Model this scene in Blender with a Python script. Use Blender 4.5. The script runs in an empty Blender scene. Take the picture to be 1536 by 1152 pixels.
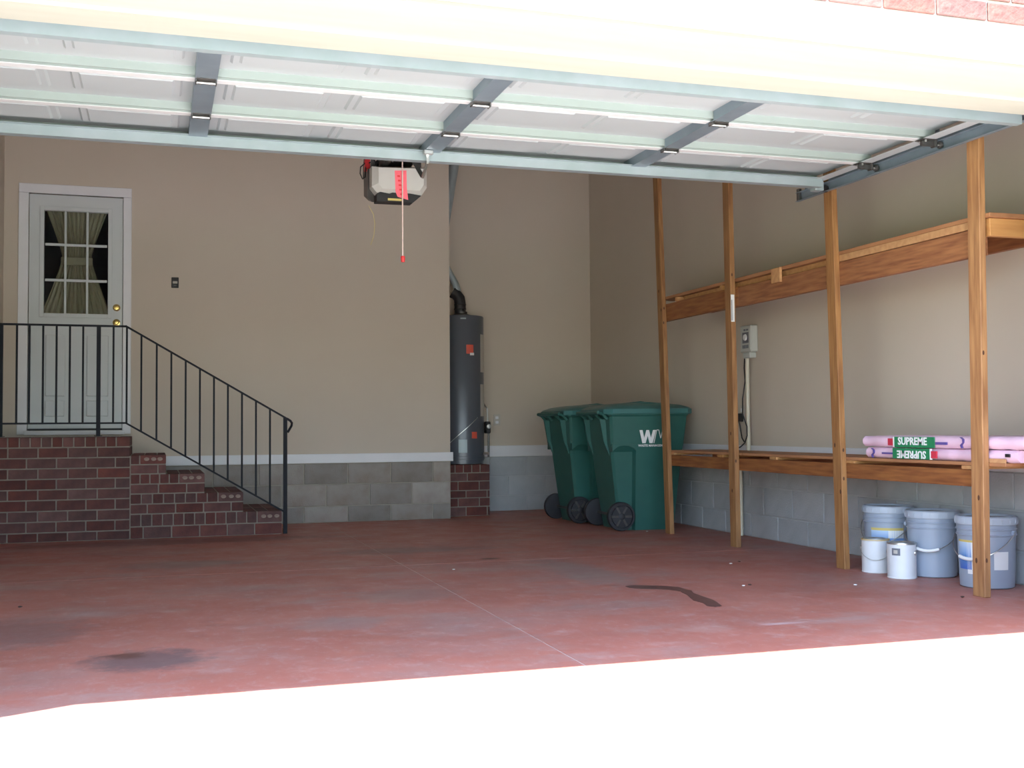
import bpy, bmesh, math, random
from mathutils import Vector, Matrix
random.seed(7)
S = bpy.context.scene
COL = S.collection
R = math.radians

# ------------------------------------------------------------------ camera
camd = bpy.data.cameras.new('camera')
cam = bpy.data.objects.new('camera', camd); COL.objects.link(cam)
yaw, pitch, roll, FPX = 0.3071825, 0.0384416, -0.0074146, 1684.0977
fw = Vector((math.sin(yaw)*math.cos(pitch), math.cos(yaw)*math.cos(pitch), math.sin(pitch)))
rt = Vector((math.cos(yaw), -math.sin(yaw), 0)); up = rt.cross(fw)
c_, s_ = math.cos(roll), math.sin(roll)
rt, up = rt*c_ + up*s_, up*c_ - rt*s_
m = Matrix((rt, up, -fw)).transposed().to_4x4(); m.translation = Vector((-2.694872, -10.470685, 0.868744))
cam.matrix_world = m
camd.sensor_fit = 'HORIZONTAL'; camd.sensor_width = 36.0; camd.lens = FPX/1536*36.0
camd.clip_start = 0.05; camd.clip_end = 300
S.camera = cam

# ------------------------------------------------------------------ light
SUN_DIR = Vector((0.86, 0.405, -2.27)).normalized()      # direction the sunlight travels
sun = bpy.data.lights.new('sun', 'SUN'); sun.energy = 9.0; sun.angle = R(0.53); sun.color = (1.0, 0.97, 0.92)
suno = bpy.data.objects.new('sun', sun); COL.objects.link(suno)
suno.rotation_euler = SUN_DIR.to_track_quat('-Z', 'Y').to_euler(); suno.location = (-6, -11, 12)
world = bpy.data.worlds.new('sky'); S.world = world; world.use_nodes = True
wn = world.node_tree.nodes; wl = world.node_tree.links
bg = wn['Background']; sky = wn.new('ShaderNodeTexSky')
sky.sky_type = 'NISHITA'; sky.sun_disc = False; sky.sun_elevation = R(66); sky.sun_rotation = math.atan2(-SUN_DIR.x, -SUN_DIR.y)
sky.air_density = 1.0; sky.dust_density = 1.0; sky.ozone_density = 1.0
wl.new(sky.outputs['Color'], bg.inputs['Color']); bg.inputs['Strength'].default_value = 0.33
vs = S.view_settings; vs.view_transform = 'Standard'; vs.look = 'None'; vs.gamma = 1.0; vs.exposure = 1.66; vs.use_curve_mapping = False
S.cycles.use_denoising = True
S.cycles.max_bounces = 10; S.cycles.diffuse_bounces = 8; S.cycles.glossy_bounces = 4; S.cycles.transparent_max_bounces = 8
S.cycles.sample_clamp_indirect = 12.0

# ------------------------------------------------------------------ materials
def mat(name, col=(.5,.5,.5), rough=.6, metal=0.0, noise=None, bump=None, rand=None, spec=None):
    """noise=(scale, other colour, amount, stretch xyz) ; rand=(amount) per-object value shift ; bump=(scale, strength)"""
    M = bpy.data.materials.new(name); M.use_nodes = True
    nt = M.node_tree; n = nt.nodes; l = nt.links; b = n['Principled BSDF']
    b.inputs['Roughness'].default_value = rough; b.inputs['Metallic'].default_value = metal
    if spec is not None: b.inputs['Specular IOR Level'].default_value = spec
    tc = n.new('ShaderNodeTexCoord')
    colsock = None
    rgb = n.new('ShaderNodeRGB'); rgb.outputs[0].default_value = (*col, 1); colsock = rgb.outputs[0]
    if noise:
        sc, c2, amt, st = noise
        mp = n.new('ShaderNodeMapping'); mp.inputs['Scale'].default_value = st
        nz = n.new('ShaderNodeTexNoise'); nz.inputs['Scale'].default_value = sc; nz.inputs['Detail'].default_value = 6
        cr = n.new('ShaderNodeMapRange'); cr.inputs['From Min'].default_value = .35; cr.inputs['From Max'].default_value = .68
        cr.inputs['To Max'].default_value = amt
        mx = n.new('ShaderNodeMixRGB'); mx.inputs['Color2'].default_value = (*c2, 1)
        l.new(tc.outputs['Object'], mp.inputs['Vector']); l.new(mp.outputs[0], nz.inputs['Vector'])
        l.new(nz.outputs['Fac'], cr.inputs['Value']); l.new(cr.outputs[0], mx.inputs['Fac']); l.new(colsock, mx.inputs['Color1'])
        colsock = mx.outputs[0]
    if rand:
        oi = n.new('ShaderNodeObjectInfo'); hs = n.new('ShaderNodeHueSaturation')
        mr = n.new('ShaderNodeMapRange'); mr.inputs['To Min'].default_value = 1-rand; mr.inputs['To Max'].default_value = 1+rand
        l.new(oi.outputs['Random'], mr.inputs['Value']); l.new(mr.outputs[0], hs.inputs['Value'])
        ml = n.new('ShaderNodeMath'); ml.operation = 'MULTIPLY'; ml.inputs[1].default_value = 7.31
        fr = n.new('ShaderNodeMath'); fr.operation = 'FRACT'
        mr2 = n.new('ShaderNodeMapRange'); mr2.inputs['To Min'].default_value = 1-rand*.8; mr2.inputs['To Max'].default_value = 1+rand*.5
        l.new(oi.outputs['Random'], ml.inputs[0]); l.new(ml.outputs[0], fr.inputs[0]); l.new(fr.outputs[0], mr2.inputs['Value'])
        l.new(mr2.outputs[0], hs.inputs['Saturation']); l.new(colsock, hs.inputs['Color']); colsock = hs.outputs[0]
    l.new(colsock, b.inputs['Base Color'])
    if bump:
        nz2 = n.new('ShaderNodeTexNoise'); nz2.inputs['Scale'].default_value = bump[0]; nz2.inputs['Detail'].default_value = 4
        bp = n.new('ShaderNodeBump'); bp.inputs['Strength'].default_value = bump[1]; bp.inputs['Distance'].default_value = .01
        l.new(tc.outputs['Object'], nz2.inputs['Vector']); l.new(nz2.outputs['Fac'], bp.inputs['Height']); l.new(bp.outputs[0], b.inputs['Normal'])
    return M

U = (1,1,1)
M = {}
M['wall'] = mat('tan_wall_paint', (.565,.50,.42), .75, noise=(1.3,(.535,.47,.39),.7,U), bump=(60,.05))
M['wallR'] = M['wall']
M['ceil'] = mat('ceiling_paint', (.72,.71,.68), .8, noise=(2,(.68,.67,.64),.6,U))
M['trim'] = mat('white_trim_paint', (.74,.75,.78), .45, noise=(3,(.68,.69,.72),.6,U))
M['cream'] = mat('cream_trim_paint', (.46,.45,.39), .5, noise=(2.5,(.42,.41,.35),.7,(1,8,8)))
M['doorw'] = mat('door_paint', (.58,.62,.63), .4, noise=(2,(.54,.58,.59),.5,U))
M['block'] = mat('bare_concrete_block', (.34,.32,.295), .9, noise=(5,(.24,.20,.17),.85,U), bump=(90,.35), rand=.24)
M['mortarB'] = mat('block_mortar', (.38,.35,.29), .9, noise=(12,(.31,.28,.235),.7,U))
M['blockR'] = mat('grey_painted_block', (.42,.44,.46), .8, noise=(9,(.37,.39,.41),.8,U), bump=(90,.3), rand=.05)
M['mortarR'] = mat('grey_painted_mortar', (.46,.48,.49), .8, noise=(12,(.42,.44,.45),.7,U))
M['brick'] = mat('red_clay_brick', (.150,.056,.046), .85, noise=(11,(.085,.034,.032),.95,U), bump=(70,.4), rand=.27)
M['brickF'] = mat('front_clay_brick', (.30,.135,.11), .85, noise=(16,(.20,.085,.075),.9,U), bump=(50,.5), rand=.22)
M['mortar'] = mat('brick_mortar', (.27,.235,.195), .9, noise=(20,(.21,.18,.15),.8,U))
M['corepale'] = mat('pale_core_mortar', (.33,.26,.215), .9, noise=(30,(.22,.15,.12),.8,U))
M['galv'] = mat('galvanised_steel', (.36,.42,.45), .45, .2, noise=(7,(.30,.37,.38),.8,(1,1,1)))
M['stile'] = mat('stile_steel', (.25,.31,.36), .45, .4, noise=(9,(.22,.275,.32),.8,U))
M['doorskin'] = mat('garage_door_backcoat', (.46,.505,.52), .55, noise=(3,(.435,.475,.49),.6,U))
M['rail'] = mat('section_rail_shade', (.33,.385,.365), .55, noise=(3,(.30,.355,.335),.6,U))  # shade of the section flanges put into a darker, greener door colour
M['lip'] = mat('section_lip_paint', (.72,.74,.75), .55, noise=(3,(.68,.70,.71),.6,U))
M['iron'] = mat('black_iron', (.010,.011,.017), .6, 0.0, noise=(12,(.015,.017,.023),.6,U), spec=.2)
M['steel'] = mat('bright_steel', (.62,.62,.60), .3, .9, noise=(20,(.5,.5,.48),.6,U))
M['darksteel'] = mat('dark_steel', (.10,.10,.10), .4, .7, noise=(20,(.16,.15,.14),.6,U))
M['brass'] = mat('brass', (.62,.45,.16), .25, 1.0, noise=(20,(.5,.36,.12),.6,U))
M['woodZ'] = mat('pine_upright', (.41,.20,.066), .65, noise=(7,(.25,.105,.032),1.0,(7,7,.6)), bump=(40,.08), rand=.10)
M['woodY'] = mat('pine_beam', (.34,.14,.05), .65, noise=(7,(.19,.066,.026),1.0,(7,.6,7)), bump=(40,.08), rand=.12)
M['woodX'] = mat('pine_joist', (.52,.28,.11), .65, noise=(5,(.42,.20,.075),1.0,(.6,6,6)), bump=(40,.08), rand=.10)
M['ply'] = mat('shelf_plywood', (.40,.19,.085), .7, noise=(4,(.30,.13,.06),.9,(3,.6,3)))
M['knot'] = mat('wood_knot', (.10,.04,.018), .7, noise=(40,(.06,.025,.012),.7,U))
M['green'] = mat('green_cart_plastic', (.028,.122,.104), .42, noise=(6,(.023,.105,.09),.8,U))
M['greenlid'] = mat('green_lid_plastic', (.045,.165,.162), .4, noise=(6,(.038,.145,.14),.8,U))
M['tyre'] = mat('black_wheel_plastic', (.022,.022,.028), .6, noise=(20,(.03,.03,.036),.6,U))
M['white'] = mat('white_print', (.80,.81,.82), .5, noise=(8,(.74,.75,.76),.5,U))
M['pail'] = mat('grey_blue_pail_plastic', (.33,.385,.475), .4, noise=(5,(.30,.355,.445),.7,U))
M['pailid'] = mat('pail_lid_plastic', (.45,.51,.59), .45, noise=(5,(.40,.46,.54),.7,U))
M['can'] = mat('white_paint_can', (.74,.76,.78), .4, noise=(6,(.66,.68,.71),.8,U))
M['yellow'] = mat('yellow_print', (.62,.50,.16), .5, noise=(8,(.56,.44,.14),.5,U))
M['orangey'] = mat('ochre_paint_rim', (.55,.36,.10), .5, noise=(12,(.62,.55,.40),.8,U))
M['blue'] = mat('blue_print', (.03,.10,.42), .5, noise=(8,(.05,.16,.5),.6,U))
M['pink'] = mat('pink_insulation_wrap', (.78,.56,.69), .4, noise=(9,(.70,.46,.60),.8,(1,.5,1)), bump=(25,.25))
M['labelgreen'] = mat('green_label_print', (.02,.22,.09), .45, noise=(8,(.02,.19,.08),.5,U))
M['red'] = mat('red_print', (.58,.04,.07), .5, noise=(8,(.5,.03,.06),.5,U))
M['violet'] = mat('violet_strap', (.10,.07,.28), .5, noise=(8,(.13,.1,.3),.5,U))
M['tank'] = mat('grey_heater_enamel', (.10,.112,.135), .30, .1, noise=(4,(.092,.103,.125),.7,U))
M['black'] = mat('black_plastic', (.012,.011,.013), .55, noise=(20,(.02,.019,.021),.6,U))
M['opener'] = mat('grey_white_opener_plastic', (.60,.59,.55), .4, noise=(6,(.55,.54,.5),.6,U))
M['openerd'] = mat('dark_opener_plastic', (.05,.043,.04), .4, noise=(8,(.07,.06,.055),.6,U))
M['tag'] = mat('pink_red_tag', (.80,.13,.17), .6, noise=(30,(.7,.09,.12),.6,U))
M['redplastic'] = mat('red_handle_plastic', (.62,.03,.035), .4, noise=(20,(.54,.03,.03),.5,U))
M['rope'] = mat('pale_rope', (.62,.47,.43), .8, noise=(60,(.5,.36,.33),.7,U))
M['curtain'] = mat('tan_curtain_cloth', (.46,.39,.27), .9, noise=(30,(.38,.32,.22),.7,(8,1,1)))
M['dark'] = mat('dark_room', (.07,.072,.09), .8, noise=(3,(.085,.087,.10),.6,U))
M['pvc'] = mat('cream_pvc', (.62,.58,.47), .4, noise=(8,(.57,.53,.43),.5,U))
M['plate'] = mat('beige_plate', (.50,.47,.42), .5, noise=(9,(.47,.44,.4),.5,U))
M['timer'] = mat('grey_white_timer_plastic', (.50,.52,.49), .5, noise=(9,(.46,.48,.45),.5,U))
M['timerdark'] = mat('timer_panel_print', (.13,.14,.17), .5, noise=(12,(.18,.19,.22),.5,U))
M['orange'] = mat('orange_sticker', (.70,.10,.05), .5, noise=(30,(.55,.10,.09),.6,U))
M['spill'] = mat('dark_wet_stain', (.15,.062,.052), .4, noise=(14,(.11,.045,.038),.6,U))
M['concrete'] = mat('driveway_concrete', (.62,.60,.56), .85, noise=(3,(.55,.53,.49),.8,U), bump=(80,.1))
M['joint'] = mat('slab_joint_filler', (.52,.40,.36), .9, noise=(8,(.42,.30,.27),.7,U))
M['lawn'] = mat('lawn_grass', (.10,.19,.045), .9, noise=(5,(.07,.14,.03),.8,U))
M['chip'] = mat('pale_paint_chip', (.75,.72,.68), .7, noise=(50,(.65,.6,.56),.5,U))
M['chipdark'] = mat('dark_dry_leaf', (.06,.03,.025), .7, noise=(50,(.09,.05,.03),.5,U))

def glass_mat():
    Mg = bpy.data.materials.new('clear_door_glass'); Mg.use_nodes = True
    nt = Mg.node_tree; n = nt.nodes; l = nt.links
    n.remove(n['Principled BSDF'])
    tr = n.new('ShaderNodeBsdfTransparent'); tr.inputs[0].default_value = (.86,.9,.9,1)
    gl = n.new('ShaderNodeBsdfGlossy'); gl.inputs['Roughness'].default_value = .03
    fr = n.new('ShaderNodeFresnel'); fr.inputs[0].default_value = 1.45
    mx = n.new('ShaderNodeMixShader'); l.new(fr.outputs[0], mx.inputs[0]); l.new(tr.outputs[0], mx.inputs[1]); l.new(gl.outputs[0], mx.inputs[2])
    l.new(mx.outputs[0], n['Material Output'].inputs[0])
    return Mg
M['glass'] = glass_mat()

def floor_mat():
    Mf = bpy.data.materials.new('worn_red_painted_concrete'); Mf.use_nodes = True
    nt = Mf.node_tree; n = nt.nodes; l = nt.links; b = n['Principled BSDF']
    tc = n.new('ShaderNodeTexCoord')
    def noise(sc, st=U, det=6, rough=.55):
        mp = n.new('ShaderNodeMapping'); mp.inputs['Scale'].default_value = st
        z = n.new('ShaderNodeTexNoise'); z.inputs['Scale'].default_value = sc; z.inputs['Detail'].default_value = det; z.inputs['Roughness'].default_value = rough
        l.new(tc.outputs['Object'], mp.inputs['Vector']); l.new(mp.outputs[0], z.inputs['Vector']); return z.outputs['Fac']
    def rng(s, a, bb, t0=0, t1=1):
        r = n.new('ShaderNodeMapRange'); r.inputs['From Min'].default_value = a; r.inputs['From Max'].default_value = bb
        r.inputs['To Min'].default_value = t0; r.inputs['To Max'].default_value = t1; l.new(s, r.inputs['Value']); return r.outputs[0]
    def mix(f, c1, c2):
        x = n.new('ShaderNodeMixRGB')
        l.new(f, x.inputs['Fac'])
        if isinstance(c1, tuple): x.inputs['Color1'].default_value = (*c1, 1)
        else: l.new(c1, x.inputs['Color1'])
        x.inputs['Color2'].default_value = (*c2, 1); return x.outputs[0]
    def math_(op, a, bv):
        x = n.new('ShaderNodeMath'); x.operation = op; l.new(a, x.inputs[0])
        if isinstance(bv, (int, float)): x.inputs[1].default_value = bv
        else: l.new(bv, x.inputs[1])
        return x.outputs[0]
    col = mix(rng(noise(1.1), .35, .65), (.45,.175,.135), (.40,.14,.105))
    col = mix(rng(noise(.9, (1,1.7,1), 8, .62), .50, .70, 0, .75), col, (.33,.225,.205))      # greyed wear
    col = mix(rng(noise(7, U, 8, .7), .54, .70, 0, .65), col, (.50,.31,.275))                 # pale scuffs
    col = mix(rng(noise(3.1, (1.4,.8,1), 8, .7), .58, .72, 0, .45), col, (.28,.13,.11))      # darker blotches
    col = mix(rng(noise(26, (1,.5,1), 8, .8), .53, .70, 0, .6), col, (.47,.33,.30))       # fine dusty streaks
    col = mix(rng(noise(1.7, (.55,1.3,1), 8, .7), .54, .70, 0, .6), col, (.36,.27,.25))      # dusty grey drifts
    def patch(cx, cy, rx, ry, c, amt, edge=.55, wob=.9):
        nonlocal col
        sp = n.new('ShaderNodeVectorMath'); sp.operation = 'SUBTRACT'; sp.inputs[1].default_value = (cx, cy, 0); l.new(tc.outputs['Object'], sp.inputs[0])
        sc = n.new('ShaderNodeVectorMath'); sc.operation = 'MULTIPLY'; sc.inputs[1].default_value = (1/rx, 1/ry, 0); l.new(sp.outputs[0], sc.inputs[0])
        ln = n.new('ShaderNodeVectorMath'); ln.operation = 'LENGTH'; l.new(sc.outputs[0], ln.inputs[0])
        w = math_('ADD', ln.outputs['Value'], math_('MULTIPLY', math_('SUBTRACT', noise(9, U, 8, .7), .5), wob*2))
        col = mix(rng(w, 1.0, edge, 0, amt), col, c)
    patch(-2.72, -5.98, .26, .24, (.17,.105,.105), .85)
    patch(-2.80, -5.86, .09, .07, (.12,.045,.03), .8)
    patch(-3.25, -5.2, .35, .45, (.21,.125,.12), .6)
    patch(-1.45, -4.7, .35, .3, (.30,.20,.18), .55)
    patch(-1.9, -5.45, .25, .2, (.32,.22,.20), .5)
    patch(-.25, -4.2, .22, .75, (.30,.215,.195), .7)
    patch(-2.55, -2.9, .5, .25, (.22,.17,.16), .5)
    patch(-1.0, -2.6, .7, .25, (.20,.15,.14), .5)
    patch(-.07, -6.1, .13, .035, (.56,.45,.45), .6, .3, .9)
    patch(-.58, -3.3, .10, .05, (.10,.035,.03), .9, .5, .5)
    patch(-.45, -6.1, .16, .12, (.47,.33,.29), .3)
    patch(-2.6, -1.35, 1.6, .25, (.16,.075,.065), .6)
    l.new(col, b.inputs['Base Color'])
    l.new(rng(noise(4, U, 6), .3, .7, .42, .62), b.inputs['Roughness'])
    bp = n.new('ShaderNodeBump'); bp.inputs['Strength'].default_value = .12; bp.inputs['Distance'].default_value = .01
    l.new(noise(45), bp.inputs['Height']); l.new(bp.outputs[0], b.inputs['Normal'])
    return Mf
M['floor'] = floor_mat()

def facade_mat():
    Mf = bpy.data.materials.new('brick_facade'); Mf.use_nodes = True
    nt = Mf.node_tree; n = nt.nodes; l = nt.links; b = n['Principled BSDF']; b.inputs['Roughness'].default_value = .85
    tc = n.new('ShaderNodeTexCoord'); mp = n.new('ShaderNodeMapping'); mp.inputs['Rotation'].default_value = (R(90), 0, 0)
    br = n.new('ShaderNodeTexBrick'); br.inputs['Scale'].default_value = 1; br.inputs['Brick Width'].default_value = .23; br.inputs['Row Height'].default_value = .082
    br.inputs['Mortar Size'].default_value = .006; br.inputs['Color1'].default_value = (.42,.19,.15,1); br.inputs['Color2'].default_value = (.33,.14,.12,1); br.inputs['Mortar'].default_value = (.55,.5,.44,1)
    l.new(tc.outputs['Object'], mp.inputs['Vector']); l.new(mp.outputs[0], br.inputs['Vector']); l.new(br.outputs['Color'], b.inputs['Base Color'])
    return Mf
M['facade'] = facade_mat()

def pail_label_mat():
    Mf = bpy.data.materials.new('blue_white_pail_print'); Mf.use_nodes = True
    nt = Mf.node_tree; n = nt.nodes; l = nt.links; b = n['Principled BSDF']; b.inputs['Roughness'].default_value = .45
    tc = n.new('ShaderNodeTexCoord'); sp = n.new('ShaderNodeSeparateXYZ'); l.new(tc.outputs['Object'], sp.inputs[0])
    rp = n.new('ShaderNodeValToRGB'); mr = n.new('ShaderNodeMapRange'); mr.inputs['From Min'].default_value = .08; mr.inputs['From Max'].default_value = .25
    e = rp.color_ramp.elements; e[0].color = (.03,.10,.5,1); e[1].color = (.55,.68,.82,1); e.new(.5).color = (.14,.30,.66,1)
    l.new(sp.outputs['Z'], mr.inputs['Value']); l.new(mr.outputs[0], rp.inputs[0]); l.new(rp.outputs[0], b.inputs['Base Color'])
    return Mf
M['paillabel'] = pail_label_mat()

# ------------------------------------------------------------------ mesh helpers
def link(name, me, mt, parent=None, loc=(0,0,0), rot=(0,0,0)):
    o = bpy.data.objects.new(name, me); COL.objects.link(o)
    o.location = loc; o.rotation_euler = rot
    if mt is not None and me is not None:
        me.materials.clear(); me.materials.append(M[mt] if isinstance(mt, str) else mt)
    if parent is not None: o.parent = parent
    return o
def fin(bm, name, smooth=None):
    bmesh.ops.recalc_face_normals(bm, faces=bm.faces)
    me = bpy.data.meshes.new(name); bm.to_mesh(me); bm.free()
    if smooth:
        for p in me.polygons: p.use_smooth = True
        me.set_sharp_from_angle(angle=R(smooth))
    return me
def bbox(bm, x0, x1, y0, y1, z0, z1, bev=0):
    r = bmesh.ops.create_cube(bm, size=1)
    vv = r['verts']
    for v in vv: v.co = Vector(((x0+x1)/2+v.co.x*(x1-x0), (y0+y1)/2+v.co.y*(y1-y0), (z0+z1)/2+v.co.z*(z1-z0)))
    if bev:
        es = list({e for v in vv for e in v.link_edges})
        bmesh.ops.bevel(bm, geom=es, offset=bev, segments=1, affect='EDGES')
def boxes(lst, name, bev=0):
    bm = bmesh.new()
    for b in lst: bbox(bm, *b, bev=bev)
    return fin(bm, name)
def boxo(name, b, mt, parent=None, bev=0, rot=(0,0,0), off=(0,0,0)):
    """one box object given in the coordinates of `off`-shifted world; origin at its centre"""
    x0,x1,y0,y1,z0,z1 = b; c = Vector(((x0+x1)/2,(y0+y1)/2,(z0+z1)/2)); h = ((x1-x0)/2,(y1-y0)/2,(z1-z0)/2)
    me = boxes([(-h[0],h[0],-h[1],h[1],-h[2],h[2])], name, bev)
    return link(name, me, mt, parent, c-Vector(off), rot)
_share = {}
def sbox(name, size, mt, parent, c, bev=.002, rot=(0,0,0)):
    k = (name, tuple(round(s,4) for s in size), str(mt), bev)
    if k not in _share:
        h = [s/2 for s in size]; me = boxes([(-h[0],h[0],-h[1],h[1],-h[2],h[2])], name, bev); me.materials.append(M[mt]); _share[k] = me
    o = bpy.data.objects.new(name, _share[k]); COL.objects.link(o); o.location = c; o.rotation_euler = rot
    if parent is not None: o.parent = parent
    return o
def tube(bm, pts, r, seg=8, closed_ends=True, radii=None):
    pts = [Vector(p) for p in pts]; rings = []
    prev = None
    for i, p in enumerate(pts):
        t = (pts[min(i+1,len(pts)-1)]-pts[max(i-1,0)]).normalized()
        if prev is None:
            a = Vector((0,0,1)) if abs(t.z) < .9 else Vector((1,0,0)); n_ = t.cross(a).normalized()
        else:
            n_ = (prev - t*prev.dot(t)).normalized()
        prev = n_; b_ = t.cross(n_); rr = radii[i] if radii else r
        rings.append([bm.verts.new(p + (n_*math.cos(2*math.pi*k/seg) + b_*math.sin(2*math.pi*k/seg))*rr) for k in range(seg)])
    for a, b in zip(rings, rings[1:]):
        for k in range(seg): bm.faces.new((a[k], a[(k+1)%seg], b[(k+1)%seg], b[k]))
    if closed_ends: bm.faces.new(rings[0][::-1]); bm.faces.new(rings[-1])
def tubeo(name, pts, r, mt, parent=None, seg=8, off=(0,0,0), radii=None, smooth=40):
    bm = bmesh.new(); o = Vector(off); tube(bm, [Vector(p)-o for p in pts], r, seg, radii=radii); return link(name, fin(bm, name, smooth), mt, parent)
def sqbar(bm, p0, p1, w, d, upv=(0,1,0)):
    """square bar from p0 to p1, w in the in-plane direction, d along upv"""
    p0, p1 = Vector(p0), Vector(p1); t = (p1-p0).normalized(); n_ = Vector(upv); b_ = t.cross(n_).normalized()
    vs_ = []
    for p in (p0, p1):
        vs_.append([bm.verts.new(p + n_*sx*d/2 + b_*sy*w/2) for sx, sy in ((-1,-1),(1,-1),(1,1),(-1,1))])
    a, b = vs_
    for k in range(4): bm.faces.new((a[k], a[(k+1)%4], b[(k+1)%4], b[k]))
    bm.faces.new(a[::-1]); bm.faces.new(b)
def lathe(prof, seg=32, name='lathe', smooth=35):
    bm = bmesh.new(); rings = []
    for r, z in prof:
        if r < 1e-6: rings.append([bm.verts.new((0,0,z))])
        else: rings.append([bm.verts.new((r*math.cos(2*math.pi*k/seg), r*math.sin(2*math.pi*k/seg), z)) for k in range(seg)])
    for a, b in zip(rings, rings[1:]):
        for k in range(seg):
            k2 = (k+1)%seg
            if len(a) == 1 and len(b) == 1: continue
            if len(a) == 1: bm.faces.new((a[0], b[k], b[k2]))
            elif len(b) == 1: bm.faces.new((a[k], a[k2], b[0]))
            else: bm.faces.new((a[k], a[k2], b[k2], b[k]))
    return fin(bm, name, smooth)
def patch_cyl(r0, r1, a0, a1, z0, z1, name, th=.0012, n=10):
    """curved label on a (tapered) cylinder, angles in degrees measured from +x"""
    bm = bmesh.new(); rows = []
    for i in range(n+1):
        a = R(a0+(a1-a0)*i/n); rows.append([bm.verts.new(((r+d)*math.cos(a), (r+d)*math.sin(a), z)) for r, z in ((r0,z0),(r1,z1)) for d in (.0004, th)])
    for a, b in zip(rows, rows[1:]):
        bm.faces.new((a[1],b[1],b[3],a[3])); bm.faces.new((a[0],a[2],b[2],b[0])); bm.faces.new((a[0],b[0],b[1],a[1])); bm.faces.new((a[2],a[3],b[3],b[2]))
    bm.faces.new((rows[0][0],rows[0][1],rows[0][3],rows[0][2])); bm.faces.new((rows[-1][0],rows[-1][2],rows[-1][3],rows[-1][1]))
    return fin(bm, name, 40)
def prism(poly, d0, d1, name, plane='XZ'):
    """polygon in a plane extruded along the third axis from d0 to d1"""
    bm = bmesh.new()
    def P(a, b, d): return {'XZ':(a,d,b), 'YZ':(d,a,b), 'XY':(a,b,d)}[plane]
    A = [bm.verts.new(P(a,b,d0)) for a,b in poly]; B = [bm.verts.new(P(a,b,d1)) for a,b in poly]
    bm.faces.new(A); bm.faces.new(B[::-1]); n_ = len(poly)
    for k in range(n_): bm.faces.new((A[k],A[(k+1)%n_],B[(k+1)%n_],B[k]))
    return fin(bm, name)
def loft(rings, name, smooth=30, cap=True):
    bm = bmesh.new(); vr = [[bm.verts.new(p) for p in r] for r in rings]
    for a, b in zip(vr, vr[1:]):
        n_ = len(a)
        for k in range(n_): bm.faces.new((a[k],a[(k+1)%n_],b[(k+1)%n_],b[k]))
    if cap: bm.faces.new(vr[0][::-1]); bm.faces.new(vr[-1])
    return fin(bm, name, smooth)
def text_mesh(s, size, depth, name, bold=0.0, sx=1.0):
    cu = bpy.data.curves.new('t', 'FONT'); cu.body = s; cu.size = size; cu.extrude = depth; cu.offset = bold; cu.align_x = 'CENTER'; cu.align_y = 'CENTER'; cu.resolution_u = 2
    o = bpy.data.objects.new('t', cu); COL.objects.link(o); bpy.context.view_layer.update()
    me = bpy.data.meshes.new_from_object(o.evaluated_get(bpy.context.evaluated_depsgraph_get())); bpy.data.objects.remove(o)
    for v in me.vertices: v.co.x *= sx
    me.name = name; return me
def thing(name, loc, label, cat, group=None, rotz=0):
    o = bpy.data.objects.new(name, None); COL.objects.link(o); o.location = loc; o.rotation_euler = (0,0,rotz); o.empty_display_size = .1
    return tag(o, label, cat, group)
def tag(o, label, cat, group=None):
    o['label'] = label; o['category'] = cat
    if group: o['group'] = group
    return o
def struct(o, label=None, cat=None):
    o['kind'] = 'structure'
    if label: o['label'] = label
    if cat: o['category'] = cat
    return o
def copy_tree(o, parent=None):
    c = o.copy(); COL.objects.link(c); c.parent = parent
    for ch in list(o.children): copy_tree(ch, c)
    return c

# ------------------------------------------------------------------ structure
XL, XR, YA, ZC = -3.95, 1.76, .767, 3.75
X0, X1 = -3.73, 1.17                         # sides of the big opening
ZH = 2.26                                    # underside of the head
YF, YI = -7.02, -6.42                        # outer and inner face of the front wall
# floor: four slabs with open joints over a bed
fl = struct(boxo('floor', (XL-.1, XR+.1, -6.98, YA+.1, -.14, -.0012), 'joint'), 'worn red painted concrete garage floor', 'floor')
for (x0,x1) in ((XL, -1.2035), (-1.1965, XR)):
    for (y0,y1) in ((-6.98, -3.4535), (-3.4465, YA)):
        me = boxes([(x0,x1,y0,y1,-.1,0)], 'slab'); o = link('slab', me, 'floor'); o.parent = fl; o.location = -fl.location
struct(boxo('ceiling', (XL-.2, XR+.2, YF, YA+.2, ZC, ZC+.12), 'ceil'), 'plain painted garage ceiling above the raised door', 'ceiling')
# back wall (house side) with the door opening
DX0, DX1, DZ0, DZ1 = -3.752, -2.978, .866, 2.93
wb = struct(link('wall_back', boxes([(XL-.2,DX0,0,.13,0,ZC),(DX1,0,0,.13,0,ZC),(DX0,DX1,0,.13,DZ1,ZC),(DX0,DX1,0,.13,0,DZ0),(-.13,0,.13,YA+.13,0,ZC)],'wall_back'),'wall'), 'tan painted wall with the house door above a block footing', 'wall')
wa = struct(link('wall_alcove', boxes([(0,XR,YA,YA+.13,0,ZC)],'wall_alcove'),'wall'), 'tan painted recessed wall behind the water heater', 'wall')
wr = struct(link('wall_right', boxes([(XR,XR+.2,YI,YA+.13,0,ZC)],'wall_right'),'wallR'), 'tan painted side wall behind the wooden shelves', 'wall')
wle = struct(link('wall_left', boxes([(XL-.2,XL,YI,0,0,ZC)],'wall_left'),'wall'), 'tan painted side wall beside the railing', 'wall')
# dark hall behind the house door
struct(link('wall_hall', boxes([(-4.1,-2.6,1.2,1.25,.3,ZC),(-4.15,-4.1,.131,1.25,.3,ZC),(-2.6,-2.55,.131,1.25,.3,ZC),(-4.1,-2.6,.131,1.2,.8,.86),(-4.1,-2.6,.131,1.2,3.2,3.25)],'wall_hall'),'dark'), 'dark hallway behind the glazed house door', 'wall')
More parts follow.
